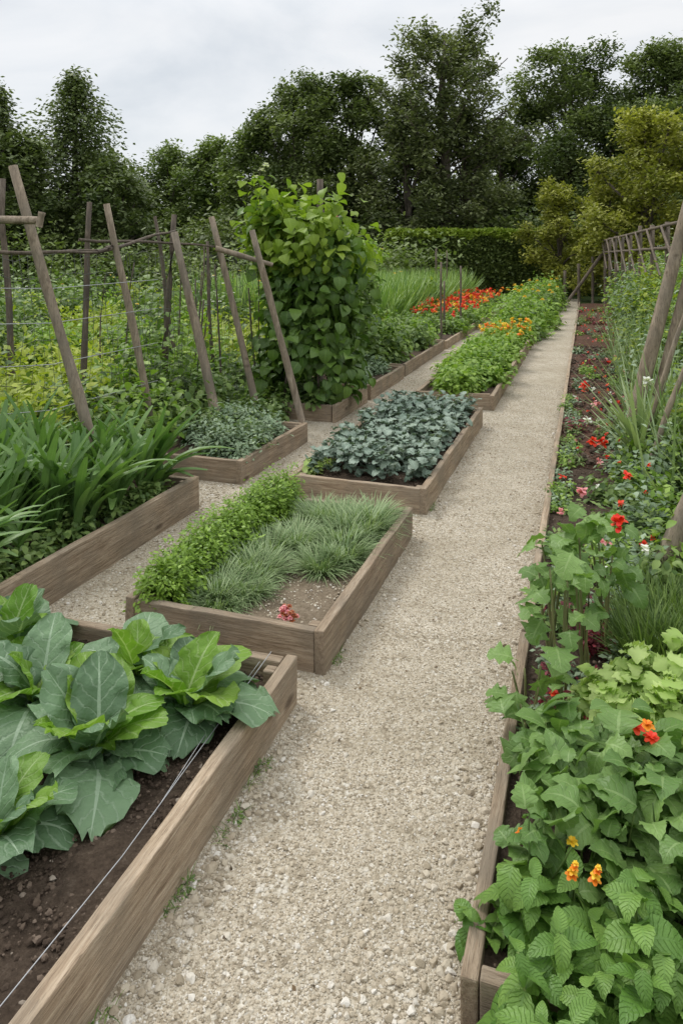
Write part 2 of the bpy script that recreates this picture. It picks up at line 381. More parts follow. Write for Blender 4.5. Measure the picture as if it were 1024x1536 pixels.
def pebble_tpls(sub,am=.35):
    res=[]
    for k in range(9):
        bm=bmesh.new(); bmesh.ops.create_icosphere(bm,subdivisions=sub,radius=1)
        for v in bm.verts:
            c=v.co.copy()
            v.co*=1+am*noise.noise(c*1.1+Vector((k*9,0,0)))+.2*noise.noise(c*2.7+Vector((0,k*9,0)))
            for q in range(5):   # crushed facets
                n_=Vector((math.cos(q*2.1+k),math.sin(q*2.1+k),.6*math.sin(q*2+k))).normalized(); dd=v.co.dot(n_)-.66
                if dd>0: v.co-=n_*dd
            v.co.z*=.66; v.co.x*=1.0+.35*((k*37)%10)/10
        bm.verts.ensure_lookup_table()
        V=np.array([v.co[:] for v in bm.verts]);F=np.array([[v.index for v in f.verts] for f in bm.faces]);bm.free()
        res.append((V,F,V[:,:2].copy()))
    return res
P2=pebble_tpls(2);P1=pebble_tpls(1)
def pebbles(acc,tpls,X,Y,Z,r,te=1.2):
    N=len(X); k=rng.integers(0,len(tpls),N)
    for i,tp in enumerate(tpls):
        s=k==i; n=s.sum()
        if n: inst(acc,tp,np.stack([X[s],Y[s],Z[s]],1),U(0,6.28,n),U(-.5,.5,n),U(-.5,.5,n),r[s],U(0,1,n)**te)
ac=Acc()
n=9500; Y=1.1+6.5*U(0,1,n)**1.7; X=U(-1.02,-.27,n)
edge=np.abs((X+.645)/.375)
nn=np.array([noise.noise(Vector((a*3,b*2,0))) for a,b in zip(X,Y)])
keep=U(0,1,n)<(.10+.72*edge**2+.5*nn)*np.where(Y<2.6,1.2,.5); X,Y,edge=X[keep],Y[keep],edge[keep]
r=.0042+(.005+.0055*edge)*U(0,1,len(X))**2.6
pebbles(ac,P2,X,Y,r*.15,r,1)
for (a,b,c,d,k) in [(-2.46,-1.97,2.4,6,2500),(-2.46,-1.02,2.6,2.8,500),(-2.4,-1.97,6,11,1500),(-1.97,-1.0,4.37,4.74,900),(-3.0,-2.46,4.42,4.93,700)]:
    X=U(a,b,k);Y=U(c,d,k);r=.004+.007*U(0,1,k)**2; pebbles(ac,P1,X,Y,r*.2,r)
ac.build('gravel_pebbles',[M_peb],smooth=False)
ac=Acc(); n=46000; Y=1.1+9*U(0,1,n)**2; X=U(-1.03,-.25,n); r=.0018+.003*U(0,1,n)**1.7; pebbles(ac,P1,X,Y,r*.3,r)
ac.build('fine_gravel',[M_peb],smooth=False)
ac=Acc(); n=140; Y=U(1.4,8,n); X=U(-1.0,-.28,n)
inst(ac,T_small,np.stack([X,Y,np.full(n,.006)],1),U(0,6.28,n),U(-.3,.3,n),U(-.5,.5,n),U(.008,.02,n),U(0,1,n))
ac.build('leaf_litter',[foliage('dry_leaf',(.07,.045,.025),(.2,.13,.07))])

# ------------------------------------------------------------------ beds
A=bed('lettuce_raised_bed',-2.45,-1.04,.4,2.6,.2,.11)
B=bed('herb_raised_bed',-1.95,-1.0,2.8,4.36,.2,.11,M_sandsoil)
C=bed('kale_raised_bed',-1.97,-.98,4.75,7.45,.2,.12)
D=bed('salad_raised_bed',-1.85,-.95,8.2,15.2,.2,.12,near=False)
L=bed('leek_raised_bed',-4.6,-2.47,.5,4.4,.24,.14)
Mb=bed('sage_raised_bed',-3.3,-2.42,4.95,6.3,.2,.13)
N1=bed('bean_raised_bed',-3.25,-2.42,7.1,8.22,.2,.13,near=False)
N2=bed('planted_raised_bed',-3.3,-2.40,8.35,10.0,.2,.13,near=False)
N3=bed('planted_raised_bed',-3.4,-2.42,10.15,13.2,.2,.13,near=False)
N4=bed('flower_raised_bed',-3.9,-2.40,13.35,27,.2,.13,near=False)
R=empty('border_bed')
for (a,b) in ((1.62,3.2),(3.22,5.3),(5.32,8.4),(8.42,12),(12.02,18),(18.02,27)):
    board(R,'edging_board',(-.245+.002*a,a),(-.245+.002*b,b),.13,-.02,.04)
board(R,'end_board_near',(-.22,1.64),(1.6,1.64),.13,-.02,.04)
soil(R,-.225,1.1,1.66,6,.07,M_soil,.025,.04); soil(R,-.225,2.6,6.02,27,.07,M_mulch,.03,.09)
soil(R,-.225,1.1,-.5,1.6,.02,M_soil,.02,.08)

def clods(name,x0,x1,y0,y1,z,n,mat,parent,rm=.009):
    ac=Acc(); X=U(x0,x1,n);Y=U(y0,y1,n);r=.0018+rm*U(0,1,n)**3.5; pebbles(ac,P1,X,Y,z+r*.1,r); ac.build(name,[mat],parent,smooth=False)
clods('soil_clods',-2.35,-1.1,1,2.55,.111,12000,M_clod,A,.009)
clods('soil_clods',-1.9,-1.06,2.87,4.3,.11,5000,M_peb,B,.006)
clods('soil_clods',-1.9,-1.05,4.8,5.1,.12,1200,M_clod,C)
clods('soil_clods',-.2,.5,1.7,6,.075,5000,M_clod,R)
clods('mulch_chips',-.2,.6,6,14,.08,5000,M_clod,R,.03)

# ---- big lettuces
def cabbage(acc,x,y,z,s,no=10,ni=9):
    y0=U(0,6)
    for i in range(no):
        inst(acc,T_out[int(rng.integers(0,6))],[(x+U(-.02,.02),y+U(-.02,.02),z)],y0+i*2.4+U(-.3,.3),rad(U(38,68)),U(-.45,.45),[[s*U(.85,1.25)]*3],[U(0,1)],1)
    for i in range(ni):
        inst(acc,T_in[int(rng.integers(0,4))],[(x+U(-.02,.02),y+U(-.02,.02),z)],i*2.4+U(-.4,.4),rad(U(60,86)),U(-.45,.45),[[s*U(.8,1.2)]*3],[U(0,1)],0 if i<6 else 1)
for (x,y,s) in [(-1.29,2.24,.28),(-1.47,1.96,.29),(-1.51,1.58,.235),(-1.84,2.12,.28),(-1.58,2.36,.26),(-2.1,1.8,.28),(-2.15,2.35,.28)]:
    ac=Acc(); cabbage(ac,x,y,.11,s)
    ac.build('lettuce_plant',[G_lett_in,G_lett_out])
ac=Acc(); inst(ac,T_round,[(-1.34,1.90,.15)],[2.85],[.15],[.1],[[.14]*3],[.3],0); ac.build('squash_leaf',[G_lett_out])
ac=Acc(); tube(ac,[(-1.13,2.56,.20),(-1.14,2.1,.165),(-1.12,1.6,.17),(-1.13,1.0,.18)],[.0014]*4,5)
tube(ac,[(-1.15,2.5,.19),(-1.16,2.1,.16),(-1.125,1.75,.167)],[.0011]*3,5)
ac.build('guide_wire',[M_wire])
ac=Acc()
for (x,y) in [(-1.02,1.35),(-1.02,1.72),(-1.0,1.97),(-1.02,2.2),(-.99,2.95),(-.98,4.9)]:
    k=26; inst(ac,T_blade,np.stack([x+U(-.012,.015,k),y+U(-.07,.07,k),np.zeros(k)],1),U(0,6.28,k),U(.5,1.4,k),0,np.stack([np.full(k,.09),U(.03,.06,k),U(.03,.06,k)],1),U(0,1,k))
    bush(ac,T_small,x+.003,y+U(-.05,.05),0,.018,.035,.025,30,.013,0)
ac.build('grass_weeds',[G_mid])

# ---- bed B
ac=Acc()
for i in range(17):
    t=i/16; x=-1.83+.03*math.sin(i*2.1); y=2.93+t*1.35
    bush(ac,T_small,x,y,.1,.15,.13,.19+.03*math.sin(i*1.7)+.05*t,1700,.026,0,(.1,1),fill=.5)
ac.build('box_shrub',[G_box])
def tufts(acc,cs,n,m=0,t=(0,1)):
    for (x,y,r,h) in cs:
        k=n; ph=U(0,6.28,k); rr=r*np.sqrt(U(0,1,k))*.5
        inst(acc,T_blade,np.stack([x+rr*np.cos(ph),y+rr*np.sin(ph),np.full(k,.10)],1),ph-1.57+U(-.6,.6,k),np.radians(U(40,89,k)),0,np.stack([np.full(k,h*1.1),h*U(.5,1.15,k),h*U(.5,1.15,k)],1),U(t[0],t[1],k),m)
ac=Acc()
tufts(ac,[(-1.58,2.98,.16,.15),(-1.64,3.1,.18,.18),(-1.52,3.14,.15,.16),(-1.55,3.35,.18,.18),(-1.66,3.35,.16,.18),(-1.6,3.6,.18,.18),(-1.5,3.75,.18,.19),(-1.27,3.5,.15,.17),(-1.2,3.66,.16,.19),(-1.27,3.84,.18,.21),(-1.19,4.0,.16,.22),(-1.35,4.08,.2,.22),(-1.19,4.18,.15,.22),(-1.5,4.12,.18,.2)],620)
ac.build('fescue_grass',[G_tuft])
ac=Acc()
for i in range(40): flower(ac,(-1.21+U(-.035,.035),2.92+U(-.03,.03),.15+U(0,.045)),.014,0 if i%2 else 1,2,5)
ac.build('sedum_flower',[F_pink,foliage('sedum_red',(.3,.05,.02),(.5,.2,.08))])

# ---- bed C kale
ac=Acc()
for iy in range(13):
    for ix in range(5):
        y=5.05+iy*.19+U(-.05,.05); x=-1.82+ix*.17+U(-.04,.04)
        if 5.9+.25*ix<y<6.15+.1*ix and ix<2: continue
        k=34; inst(ac,T_kale,np.stack([x+U(-.07,.07,k),y+U(-.07,.07,k),.13+U(0,.18,k)],1),U(0,6.28,k),np.radians(U(0,75,k)),U(-.5,.5,k),U(.05,.10,k),U(.1,1,k))
ac.build('kale_plants',[G_blue])
ac=Acc(); bush(ac,T_oval,-1.88,4.98,.13,.06,.06,.1,60,.05); bush(ac,T_oval,-1.84,5.2,.12,.05,.1,.06,80,.04); ac.build('seedling_plants',[G_frill])

# ---- bed D
ac=Acc()
for i in range(64):
    y=8.35+i*.106; x=-1.4+U(-.33,.33)
    bush(ac,T_oval,x,y,.12,.2,.2,.26+U(-.05,.08),380,.075,0,(0.0+.3*(i%3==0),1),fill=.4)
ac.build('salad_plants',[G_light])
ac=Acc()
for i in range(50):
    y=U(12.8,15); pompom(ac,(U(-1.8,-.98),y,.40+U(-.06,.08)),.055,0 if U(0,1)<.8 else 1,14)
ac.build('marigold_flowers',[F_yel,F_orange])
ac=Acc()
for i in range(60):
    y=15.4+i*.2; bush(ac,T_oval,-1.35+U(-.45,.45),y,0,.38,.38,.6+.3*i/60+U(-.15,.15),380,.11,0 if i%4 else 2,(0,1),fill=.4)
for i in range(26): flower(ac,(U(-1.8,-.7),U(16,27),.85+U(-.15,.15)),.06,1,2,6)
ac.build('border_shrubs',[G_light,F_yel,G_mid])

# ---- leek bed
ac=Acc()
for i in range(250):
    x=U(-4.4,-2.66); y=U(1.6,4.3); k=9; ph=U(0,6.28)
    yaw=np.where(np.arange(k)%2,ph,ph+math.pi)+U(-.6,.6,k)
    tp=T_strap if i%3==0 else T_strap2; s=U(.36,.56)
    inst(ac,tp,np.stack([np.full(k,x),np.full(k,y),.14+np.arange(k)*.02],1),yaw,np.radians(U(60,90,k)),U(-.4,.4,k),np.stack([np.full(k,s*.85),s*U(.6,1.1,k),s*U(.6,1.1,k)],1),np.clip(U(0,1)*.5+U(0,.6,k),0,1))
ac.build('leek_plants',[G_strap])
ac=Acc()
for i in range(30): bush(ac,T_oval,U(-2.78,-2.62),U(2.2,4.2),.13,.08,.1,.12,60,.05)
ac.build('low_weeds',[G_mid])

# ---- sage bed M
ac=Acc()
for i in range(34):
    bush(ac,T_small,U(-3.2,-2.52),U(5.05,6.22),.13,.14,.14,.17+U(-.04,.1),330,.045,0 if i%3 else 1,(0,1),fill=.3)
ac.build('sage_plants',[G_grey,G_mid])
ac=Acc()
for i in range(75):
    x=U(-4.6,-3.35);y=U(4.5,8.2); bush(ac,T_oval,x,y,0,.28,.28,.45+U(-.1,.25),260,.085,0 if i%3 else 1,(0,.9),fill=.3)
for i in range(10): bush(ac,T_oval,U(-3.2,-2.9),U(6.4,7.0),0,.15,.15,.3,160,.07,0,(0,.8),fill=.3)
ac.build('undergrowth',[G_mid,G_light])
ac=Acc()
for i in range(480):
    y=4.2+20*U(0,1)**1.3; x=-3.9-U(0,1)*(2.5+y*.55)
    s=.055+.004*y
    g=noise.noise(Vector((x*.7,y*.5,1)))
    m=0 if g>.04 else (1 if g>-.12 else 2)
    h=.55+U(-.2,.35)+(.5 if m==2 and U(0,1)<.6 else 0)
    if m==2 and h>.9: bush(ac,T_oval,x,y,0,.5,.5,h,430,s*1.3,2,(0,.9),(-30,60),fill=.2)
    else: bush(ac,T_small,x,y,0,.42,.42,h,390,s*1.2,m,(max(0,.1+g),.95),(-20,75),fill=.35)
ac.build('field_vegetation',[G_field,G_light,G_mid])
ac=Acc()
for i in range(55): 
    y=U(10,22); flower(ac,(-4.2-U(0,1)*(2+y*.5),y,.95+U(-.1,.45)),.04,0 if i%3 else 1,1,6)
ac.build('wild_flowers',[F_white,F_yel])

# ---- pole trellis with netting
PT=empty('pole_trellis')
ac=Acc()
def S(l,d,z): 
    x,y=sv(l,d); return (x,y,z)
stick(ac,(-2.87,3.97,.1),(-3.47,3.79,2.28),.038,.03,.01)
stick(ac,(-3.50,5.5,.05),S(-1.95,6.1,2.14),.036,.03,.02)
stick(ac,(-3.2,6.07,.1),S(-1.57,6.9,1.93),.046,.034,.02)
stick(ac,(-3.09,6.7,.05),S(-1.3,7.35,2.1),.038,.03,.02)
stick(ac,S(-.38,7.1,.1),S(-.84,6.9,1.95),.036,.03,.02)
stick(ac,S(-2.25,4.5,1.93),S(-1.83,4.45,1.92),.024,.024,0)
stick(ac,S(-1.83,4.44,1.88),S(-1.81,4.44,1.97),.02,.02,0)
stick(ac,S(-1.2,7.0,1.78),S(-.66,7.05,1.62),.028,.022,.02)
ac.build('poles',[M_pole],PT)
ac=Acc()
stick(ac,S(-2.44,6.9,0),S(-2.40,7,2.22),.034,.026,.03)
stick(ac,S(-1.95,8,0),S(-1.80,7.9,2.15),.038,.028,.05)
stick(ac,S(-3.3,7.4,0),S(-3.46,7.5,2.5),.036,.028,.04)
stick(ac,S(-2.0,9.2,0),S(-2.3,9,2.2),.03,.02,.05)
stick(ac,S(-1.55,9,0),S(-1.68,9.2,1.9),.025,.02,.05)
stick(ac,S(-2.75,5.0,1.73),S(-2.0,6.0,1.74),.016,.012,.05,n=9)
stick(ac,S(-2.0,6.0,1.74),S(-1.72,7.6,1.97),.018,.012,.04,n=9)
stick(ac,S(-2.25,6.3,1.85),S(-1.2,7.4,1.79),.015,.01,.05,n=9)
stick(ac,S(-1.9,6.1,1.78),S(-2.5,7.4,1.75),.016,.01,.06,n=9)
stick(ac,S(-3.6,7.2,1.72),S(-2.2,6.6,1.76),.015,.01,.05,n=9)
for i in range(12):
    l=U(-3,-.9); d=U(7.5,10.5); stick(ac,S(l,d,0),S(l+U(-.2,.2),d,U(1.2,1.9)),.012,.008,.05)
ac.build('branches',[M_dpole],PT)
ac=Acc()
pth=[S(-3.4,5.3,0),S(-2.6,5.5,0),S(-1.95,6.2,0),S(-1.6,6.9,0),S(-1.25,7.4,0),S(-.9,8.0,0)]
def along(t):
    k=min(int(t),len(pth)-2); return Vector(pth[k]).lerp(Vector(pth[k+1]),t-k)
for z in np.arange(.35,1.75,.17):
    pts=[]
    for i in range(61):
        p=along(i/60*4.999); p.z=z+.03*math.sin(i*.6+z*9)+.02*math.sin(i*1.7); pts.append(p)
    tube(ac,pts,[.0024]*len(pts),4)
for i in range(58):
    p=along(i/58*4.999); pts=[(p.x+.02*math.sin(z*5+i),p.y+.02*math.cos(z*4+i),z) for z in np.linspace(.2,1.72,10)]
    tube(ac,pts,[.002]*10,4)
ac.build('netting',[M_net],PT)
ac=Acc()
for z in (.62,.95,1.25,1.5):
    tube(ac,[S(-3.0,4.7,z),S(-2.1,5.3,z-.03),S(-1.6,6.4,z)],[.003]*3,5)
ac.build('support_wires',[M_wire],PT)

# ---- bean tower
bt=empty('climbing_bean_plant')
ac=Acc()
cx,cy=-2.86,7.62
cl=[]
for i in range(100):
    z=U(.3,2.15); a=U(0,6.28); R0=.44+.10*math.sin(z*3+.8)+.08*(z>1.3)
    cl.append((cx+R0*math.cos(a)*U(.7,1.05),cy+R0*math.sin(a)*.9,z,U(.12,.26),a))
for (x,y,z,r,a) in cl:
    k=34; d=rng.normal(size=(k,3))*.58
    pos=np.array([x,y,z])+d*r
    nw=z>1.7 and U(0,1)<.75
    inst(ac,T_heart,pos,a-1.57+U(-1.1,1.1,k),np.radians(U(-80,25,k)),U(-.6,.6,k),U(.07,.16,k),np.clip(U(0,.4)+U(0,.6,k),0,1),1 if nw else 0)
for i in range(18):
    x=cx+U(-.62,.2);y=cy+U(-.3,.2);z=U(2.0,2.35)-.35*max(0,x-cx); k=20
    inst(ac,T_heart,np.array([x,y,z])+rng.normal(size=(k,3))*.1,U(0,6.28,k),np.radians(U(-60,40,k)),U(-.5,.5,k),U(.08,.17,k),U(0,1,k),1)
n=90; pos=np.stack([cx-.58+rng.normal(size=n)*.09,cy-.2+U(-.12,.12,n),U(1.7,2.62,n)],1)
inst(ac,T_heart,pos,U(0,6.28,n),np.radians(U(-50,40,n)),U(-.3,.3,n),U(.06,.13,n),U(0,1,n),1)
for p in ((cx-.53,cy-.2,2.66),(cx-.6,cy-.2,2.58),(cx-.5,cy-.15,2.72)): flower(ac,p,.05,2,2,6)
ac.build('foliage',[G_bean,G_beanl,F_white],bt)
ac=Acc()
for i in range(6):
    a=i*1.05; stick(ac,(cx+.4*math.cos(a),cy+.4*math.sin(a),.1),(cx+.2*math.cos(a+.4),cy+.2*math.sin(a+.4),2.2),.014,.01,.05)
stick(ac,(cx-.55,cy-.2,.1),(cx-.55,cy-.2,2.7),.008,.004,.04)
ac.build('bean_canes',[M_dpole],bt)
ac=Acc(); stick(ac,S(-.27,9.3,0),S(-.27,9.3,2.68),.045,.045,.004); ac.build('wooden_post',[M_dpole])
ac=Acc()
for i in range(12): bush(ac,T_oval,U(-3.15,-2.55),U(7.2,8.1),.13,.16,.16,.22,150,.08,0,(0,.7),fill=.3)
ac.build('bean_bed_groundcover',[G_mid])

# ---- N2-N4
ac=Acc()
for i in range(8): bush(ac,T_small,U(-3,-2.55),U(8.5,9.8),.13,.2,.2,.22,500,.05,1,(0,1),fill=.3)
for i in range(22): bush(ac,T_oval,U(-3.3,-2.6),U(9.6,13.2),.13,.25,.25,.3+U(0,.4),260,.09,i%2*2,(0,1),fill=.3)
for i in range(90): bush(ac,T_oval,U(-3.8,-2.55),U(13.4,26.8),.13,.3,.3,.25+U(0,.12),230,.10,i%2*2,(.1,1),fill=.3)
ac.build('border_plants',[G_mid,G_grey,G_light])
ac=Acc()
for i in range(22):
    x=U(-3.9,-3.0); y=U(8.9,11.5); h=U(1.3,2.3)
    for k in range(9):
        zz=h*(.25+.75*k/9); bush(ac,T_oval,x+U(-.15,.15),y+U(-.15,.15),zz-.1,.16,.16,.2,58,.07,0 if k<7 else 2,(.1,1),fill=.1)
for i in range(45): flower(ac,(U(-4,-3.0),U(8.9,11.5),U(1.0,2.3)),.04,1,2,6)
ac.build('rose_shrubs',[G_mid,F_pink,G_light])
ac=Acc()
for i in range(210):
    y=U(15.5,25); x=U(-3.8,-2.5); pompom(ac,(x,y,.5+U(-.06,.16)),.07,0 if U(0,1)<.7 else (1 if U(0,1)<.6 else 2),10)
ac.build('red_flowers',[F_red,F_orange,F_yel])
ac=Acc(); n=15000; x=U(-9,-3.9,n); y=U(15,27,n)
inst(ac,T_blade2,np.stack([x,y,np.zeros(n)],1),U(0,6.28,n),np.radians(U(58,88,n)),0,np.stack([np.full(n,2.4),U(.8,1.5,n),U(.8,1.5,n)],1),U(0,1,n))
ac.build('tall_grass',[foliage('fresh_grass',(.14,.25,.06),(.36,.48,.17),.5,.3)])
ac=Acc()
for l,d,h in ((3.1,24,2.0),(2.7,21,1.9),(1.9,14,1.6),(2.1,15,1.2),(2.6,16,1.5),(3.3,23,1.9)): stick(ac,S(l,d,0),S(l,d,h),.025,.02,.01)
ac.build('garden_stakes',[M_dpole])

# ------------------------------------------------------------------ right border
def stems(acc,x,y,z,h,n,m,r=.004,spread=.1):
    for i in range(n): stick(acc,(x+U(-.02,.02),y+U(-.02,.02),z),(x+U(-spread,spread),y+U(-spread,spread),z+h*U(.7,1)),r,r*.5,.06,m,5,5)
def mintplant(acc,x,y,z,h,s):
    lv=7; lx,ly=U(-.06,.06),U(-.06,.06); tp=T_mint if U(0,1)<.5 else T_mint2
    for k in range(lv):
        q0=(k+1)/lv; zz=z+h*q0; yaw=k*1.571+U(-.5,.5)
        for q in (0,math.pi):
            inst(acc,tp,[(x+lx*q0,y+ly*q0,zz)],yaw+q+U(-.3,.3),rad(U(-25,50)),U(-.5,.5),[[s*(1.2-.65*k/lv)*U(.75,1.15)]*3],[np.clip(U(0,.7)+.3*k/lv,0,1)],0)
    stick(acc,(x,y,z),(x+lx,y+ly,z+h),.004,.003,.02,1,4,5)
ac=Acc()
for i in range(66):
    x=U(-.17,.42); y=U(1.30,1.84); mintplant(ac,x,y,.06,U(.12,.26),U(.08,.14))
for (x,y) in ((-.23,1.74),(-.26,1.80)): mintplant(ac,x,y,.05,.09,.06)
ac.build('mint_plants',[G_mint,G_mid])
ac=Acc()
for i in range(44):
    x=U(-.13,.5); y=U(1.86,2.38); h=U(.14,.3); k=16
    tp=(T_hyd,T_hyd2,T_hyd2,T_oval)[i%4]
    inst(ac,tp,np.stack([x+U(-.07,.07,k),y+U(-.07,.07,k),.08+h*U(.3,1,k)],1),U(0,6.28,k),np.radians(U(-35,65,k)),U(-.6,.6,k),U(.055,.13,k),np.clip(U(0,1)*.5+U(0,.6,k),0,1),0)
    stems(ac,x,y,.06,h,3,1)
ac.build('hydrangea_shrub',[G_hyd,G_mid])
ac=Acc()
for (x,y,r,h) in ((.15,2.58,.11,.20),(.30,2.60,.13,.23),(.24,2.76,.13,.22),(.42,2.78,.13,.22),(.07,2.68,.07,.13),(.44,2.58,.12,.22)):
    bush(ac,T_frill,x,y,.10,r,r,h,300,.062,0,(0,1),(-10,80),fill=.45)
ac.build('frilly_lettuce',[G_frill])
ac=Acc()
for (x,y,h,nn) in ((-.08,2.74,.60,22),(.0,2.95,.64,28),(-.13,3.05,.5,18),(.08,3.2,.6,24),(-.19,2.62,.24,9),(-.17,2.45,.16,7)):
    stems(ac,x,y,.06,h,4,1,.007,.06)
    k=nn; t=U(.45,1,k); inst(ac,T_lobed if nn%4 else T_hyd2,np.stack([x+U(-.1,.1,k),y+U(-.1,.1,k),.08+h*t],1),U(0,6.28,k),np.radians(U(-40,45,k)),U(-.5,.5,k),U(.06,.13,k),np.clip(.5*t+U(0,.5,k),0,1),0)
pompom(ac,(.12,2.95,.70),.032,2,34); pompom(ac,(-.1,3.3,.6),.02,3,20)
ac.build('geranium_plant',[G_hyd,foliage('green_stem',(.14,.16,.06),(.28,.28,.12)),F_red,F_pink])
ac=Acc()
for i in range(13): bush(ac,T_small,U(-.18,.08),U(2.5,3.5),.07,.06,.07,.10,150,.028,0,(0,1),fill=.2)
ac.build('burgundy_groundcover',[G_red])
ac=Acc()
for i in range(34): bush(ac,T_small,U(-.17,.3),U(2.3,3.7),.07,.06,.06,.10,120,.03,i%2,(0,1),fill=.2)
ac.build('thyme_groundcover',[G_grey,G_mid])
ac=Acc(); 
for i in range(16):
    k=150; x=U(.18,.6);y=U(3.0,3.6); ph=U(0,6.28,k)
    inst(ac,T_blade2,np.stack([x+.05*np.cos(ph),y+.05*np.sin(ph),np.full(k,.08)],1),ph-1.57,np.radians(U(45,88,k)),0,np.stack([np.full(k,.4),U(.12,.26,k),U(.12,.26,k)],1),U(0,1,k))
ac.build('rosemary_plant',[G_mid])
ac=Acc()
for p,r,m in (((-.06,2.46,.24),.024,0),((-.04,2.48,.22),.02,1),((.14,2.28,.34),.026,0),((.17,2.30,.34),.024,1),((.18,2.26,.33),.026,0),((-.15,1.88,.26),.018,1),((-.13,1.9,.25),.016,2),((-.03,1.88,.27),.016,2),((-.1,2.62,.2),.02,0)):
    flower(ac,p,r,m,2,6)
for (x,y) in ((-.03,1.77),(.02,1.775)):
    for k in range(4): flower(ac,(x+.003*k,y,.275+k*.01),.016-.0025*k,2 if k%2 else 1,2,5)
ac.build('bright_flowers',[F_red,F_orange,F_yel])
ac=Acc()
for i in range(75):
    y=U(3.6,7.4); x=U(.0+.03*y,.25+.17*y); h=.16+.6*max(0,x-.1)*U(.6,1.2)
    bush(ac,T_small if i%2 else T_oval,x,y,.07,.16,.16,h,300,.045 if i%2 else .055,i%3,(0,1),fill=.25)
for i in range(40):
    y=U(3.6,9); x=-.2+U(0,.14); bush(ac,T_small,x,y,.07,.07,.09,.08,90,.035,i%3,(0,1),fill=.25)
for i in range(50):
    y=U(7,24); x=U(-.15,.5); bush(ac,T_small,x,y,.07,.09,.09,.09+U(0,.1),100,.05,3 if i%4==0 else i%3,(0,1),fill=.25)
ac.build('border_perennials',[G_mid,G_grey,G_light,G_red])
ac=Acc()
for i in range(120):
    y=3.6+18*U(0,1)**1.4; x=U(-.14,.5); m=rng.choice([0,0,1,2,3]); z=.18+U(0,.18)
    pompom(ac,(x,y,z),U(.016,.03),int(m),10)
for (x,y,z,m,r) in ((.05,5.6,.36,0,.045),(.12,5.75,.33,1,.04),(.02,6.6,.3,3,.045),(-.02,4.6,.3,2,.035),(.1,7.4,.3,2,.05),(.0,8.4,.3,0,.05),(.45,6.0,.75,3,.05),(.22,4.3,.5,0,.03)): pompom(ac,(x,y,z),r,m,26)
ac.build('border_flowers',[F_red,F_red,F_pink,F_white])
ac=Acc()
for i in range(340):
    y=4.6+21*U(0,1)**1.3; w=U(0,1); x=.5+.02*y+w*(.5+y*.14)
    top=min(2.5,.45+(y-4)*.36)*(.45+.65*w)+U(-.3,.35); top=max(.3,top)
    base=max(0,top-.9)
    m=int(rng.choice([0,0,1,2,3])); tt=U(0,.5)
    bush(ac,T_small if i%3 else T_oval,x,y,base,.22+.014*y,.3,top-base,320,.04+.0035*y,m,(tt,tt+.5),(-40,60),fill=.1)
    if base>.2: bush(ac,T_small,x,y,max(0,base-.8),.4,.4,.9,200,.055+.0035*y,0,(0,.8),(-40,60),fill=.15)
ac.build('wild_bank_shrubs',[G_mid,G_grey,G_field,G_light])
ac=Acc(); n=900; y=U(5,14,n); x=.4+U(0,1,n)*(.3+y*.08)
inst(ac,T_blade2,np.stack([x,y,np.full(n,.05)],1),U(0,6.28,n),np.radians(U(50,88,n)),0,np.stack([np.full(n,.7),U(.4,1.1,n),U(.4,1.1,n)],1),U(0,1,n))
n=90; x=.42+U(-.05,.05,n); y=6.1+U(-.1,.1,n)
inst(ac,T_blade2,np.stack([x,y,np.full(n,.1)],1),U(0,6.28,n),np.radians(U(45,88,n)),0,np.stack([np.full(n,1.6),U(.4,.9,n),U(.4,.9,n)],1),U(.5,1,n))
ac.build('bank_grass',[G_tuft])
ac=Acc()
for i in range(60): y=U(8,20); flower(ac,(.9+U(0,.12)*y,y,U(1,2.3)),.035,0,1,6)
ac.build('bank_flowers',[F_white])

ac=Acc()
stick(ac,S(2.3,6.0,.05),S(2.83,5.8,2.45),.058,.05,.006)
stick(ac,S(2.45,6.0,.05),S(2.93,5.7,2.5),.04,.036,.01)
stick(ac,S(2.2,5.6,.05),S(2.62,5.4,1.55),.022,.016,.03)
stick(ac,(.36,5.6,.05),S(2.45,5.0,1.2),.024,.018,.05)
stick(ac,(.30,3.85,.05),S(1.92,3.45,1.15),.05,.045,.01)
ac.build('leaning_support_posts',[M_pole])
fe=empty('wooden_fence'); ac=Acc()
a=Vector((1.5,12.5,0));b=Vector((.65,27,0))
for i in range(9):
    p=a.lerp(b,i/8); stick(ac,p,p+Vector((0,0,2.35+U(-.1,.1))),.05,.045,.01)
    if i<8:
        q=a.lerp(b,(i+1)/8)
        for z in (1.85,2.25): stick(ac,p+Vector((-.06,0,z)),q+Vector((-.06,0,z)),.03,.03,.005)
        stick(ac,p+Vector((-.1,0,1.3)),q+Vector((-.1,0,2.25)),.025,.025,.005)
stick(ac,S(8.0,26,.1),S(9.6,26,2.3),.06,.06,.005)
for l in (8.0,8.5,9.0,9.5): stick(ac,S(l,26.3,0),S(l,26.3,1.2+(l-8)*.5),.05,.05,.005)
ac.build('rails_and_posts',[M_dpole],fe)

# ------------------------------------------------------------------ hedge
he=empty('clipped_hedge')
p0=Vector((*sv(2.0,32.5),0));p1=Vector((*sv(12.3,31.5),0)); dv=(p1-p0).normalized(); nvv=Vector((dv.y,-dv.x,0))
HL=(p1-p0).length;HH=2.85;HT=1.4
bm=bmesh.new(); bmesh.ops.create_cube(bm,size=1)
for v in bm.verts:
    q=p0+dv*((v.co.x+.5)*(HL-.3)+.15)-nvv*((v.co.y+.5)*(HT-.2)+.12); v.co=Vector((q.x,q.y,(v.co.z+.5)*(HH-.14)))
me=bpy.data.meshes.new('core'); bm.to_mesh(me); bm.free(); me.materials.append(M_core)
o=bpy.data.objects.new('dark_shade_core',me); SC.collection.objects.link(o); o.parent=he  # solid box inside the leaves; the hedge's inner shade is painted as its dark colour
ac=Acc(); n=60000
s=U(0,HL,n);zz=U(0,HH,n)
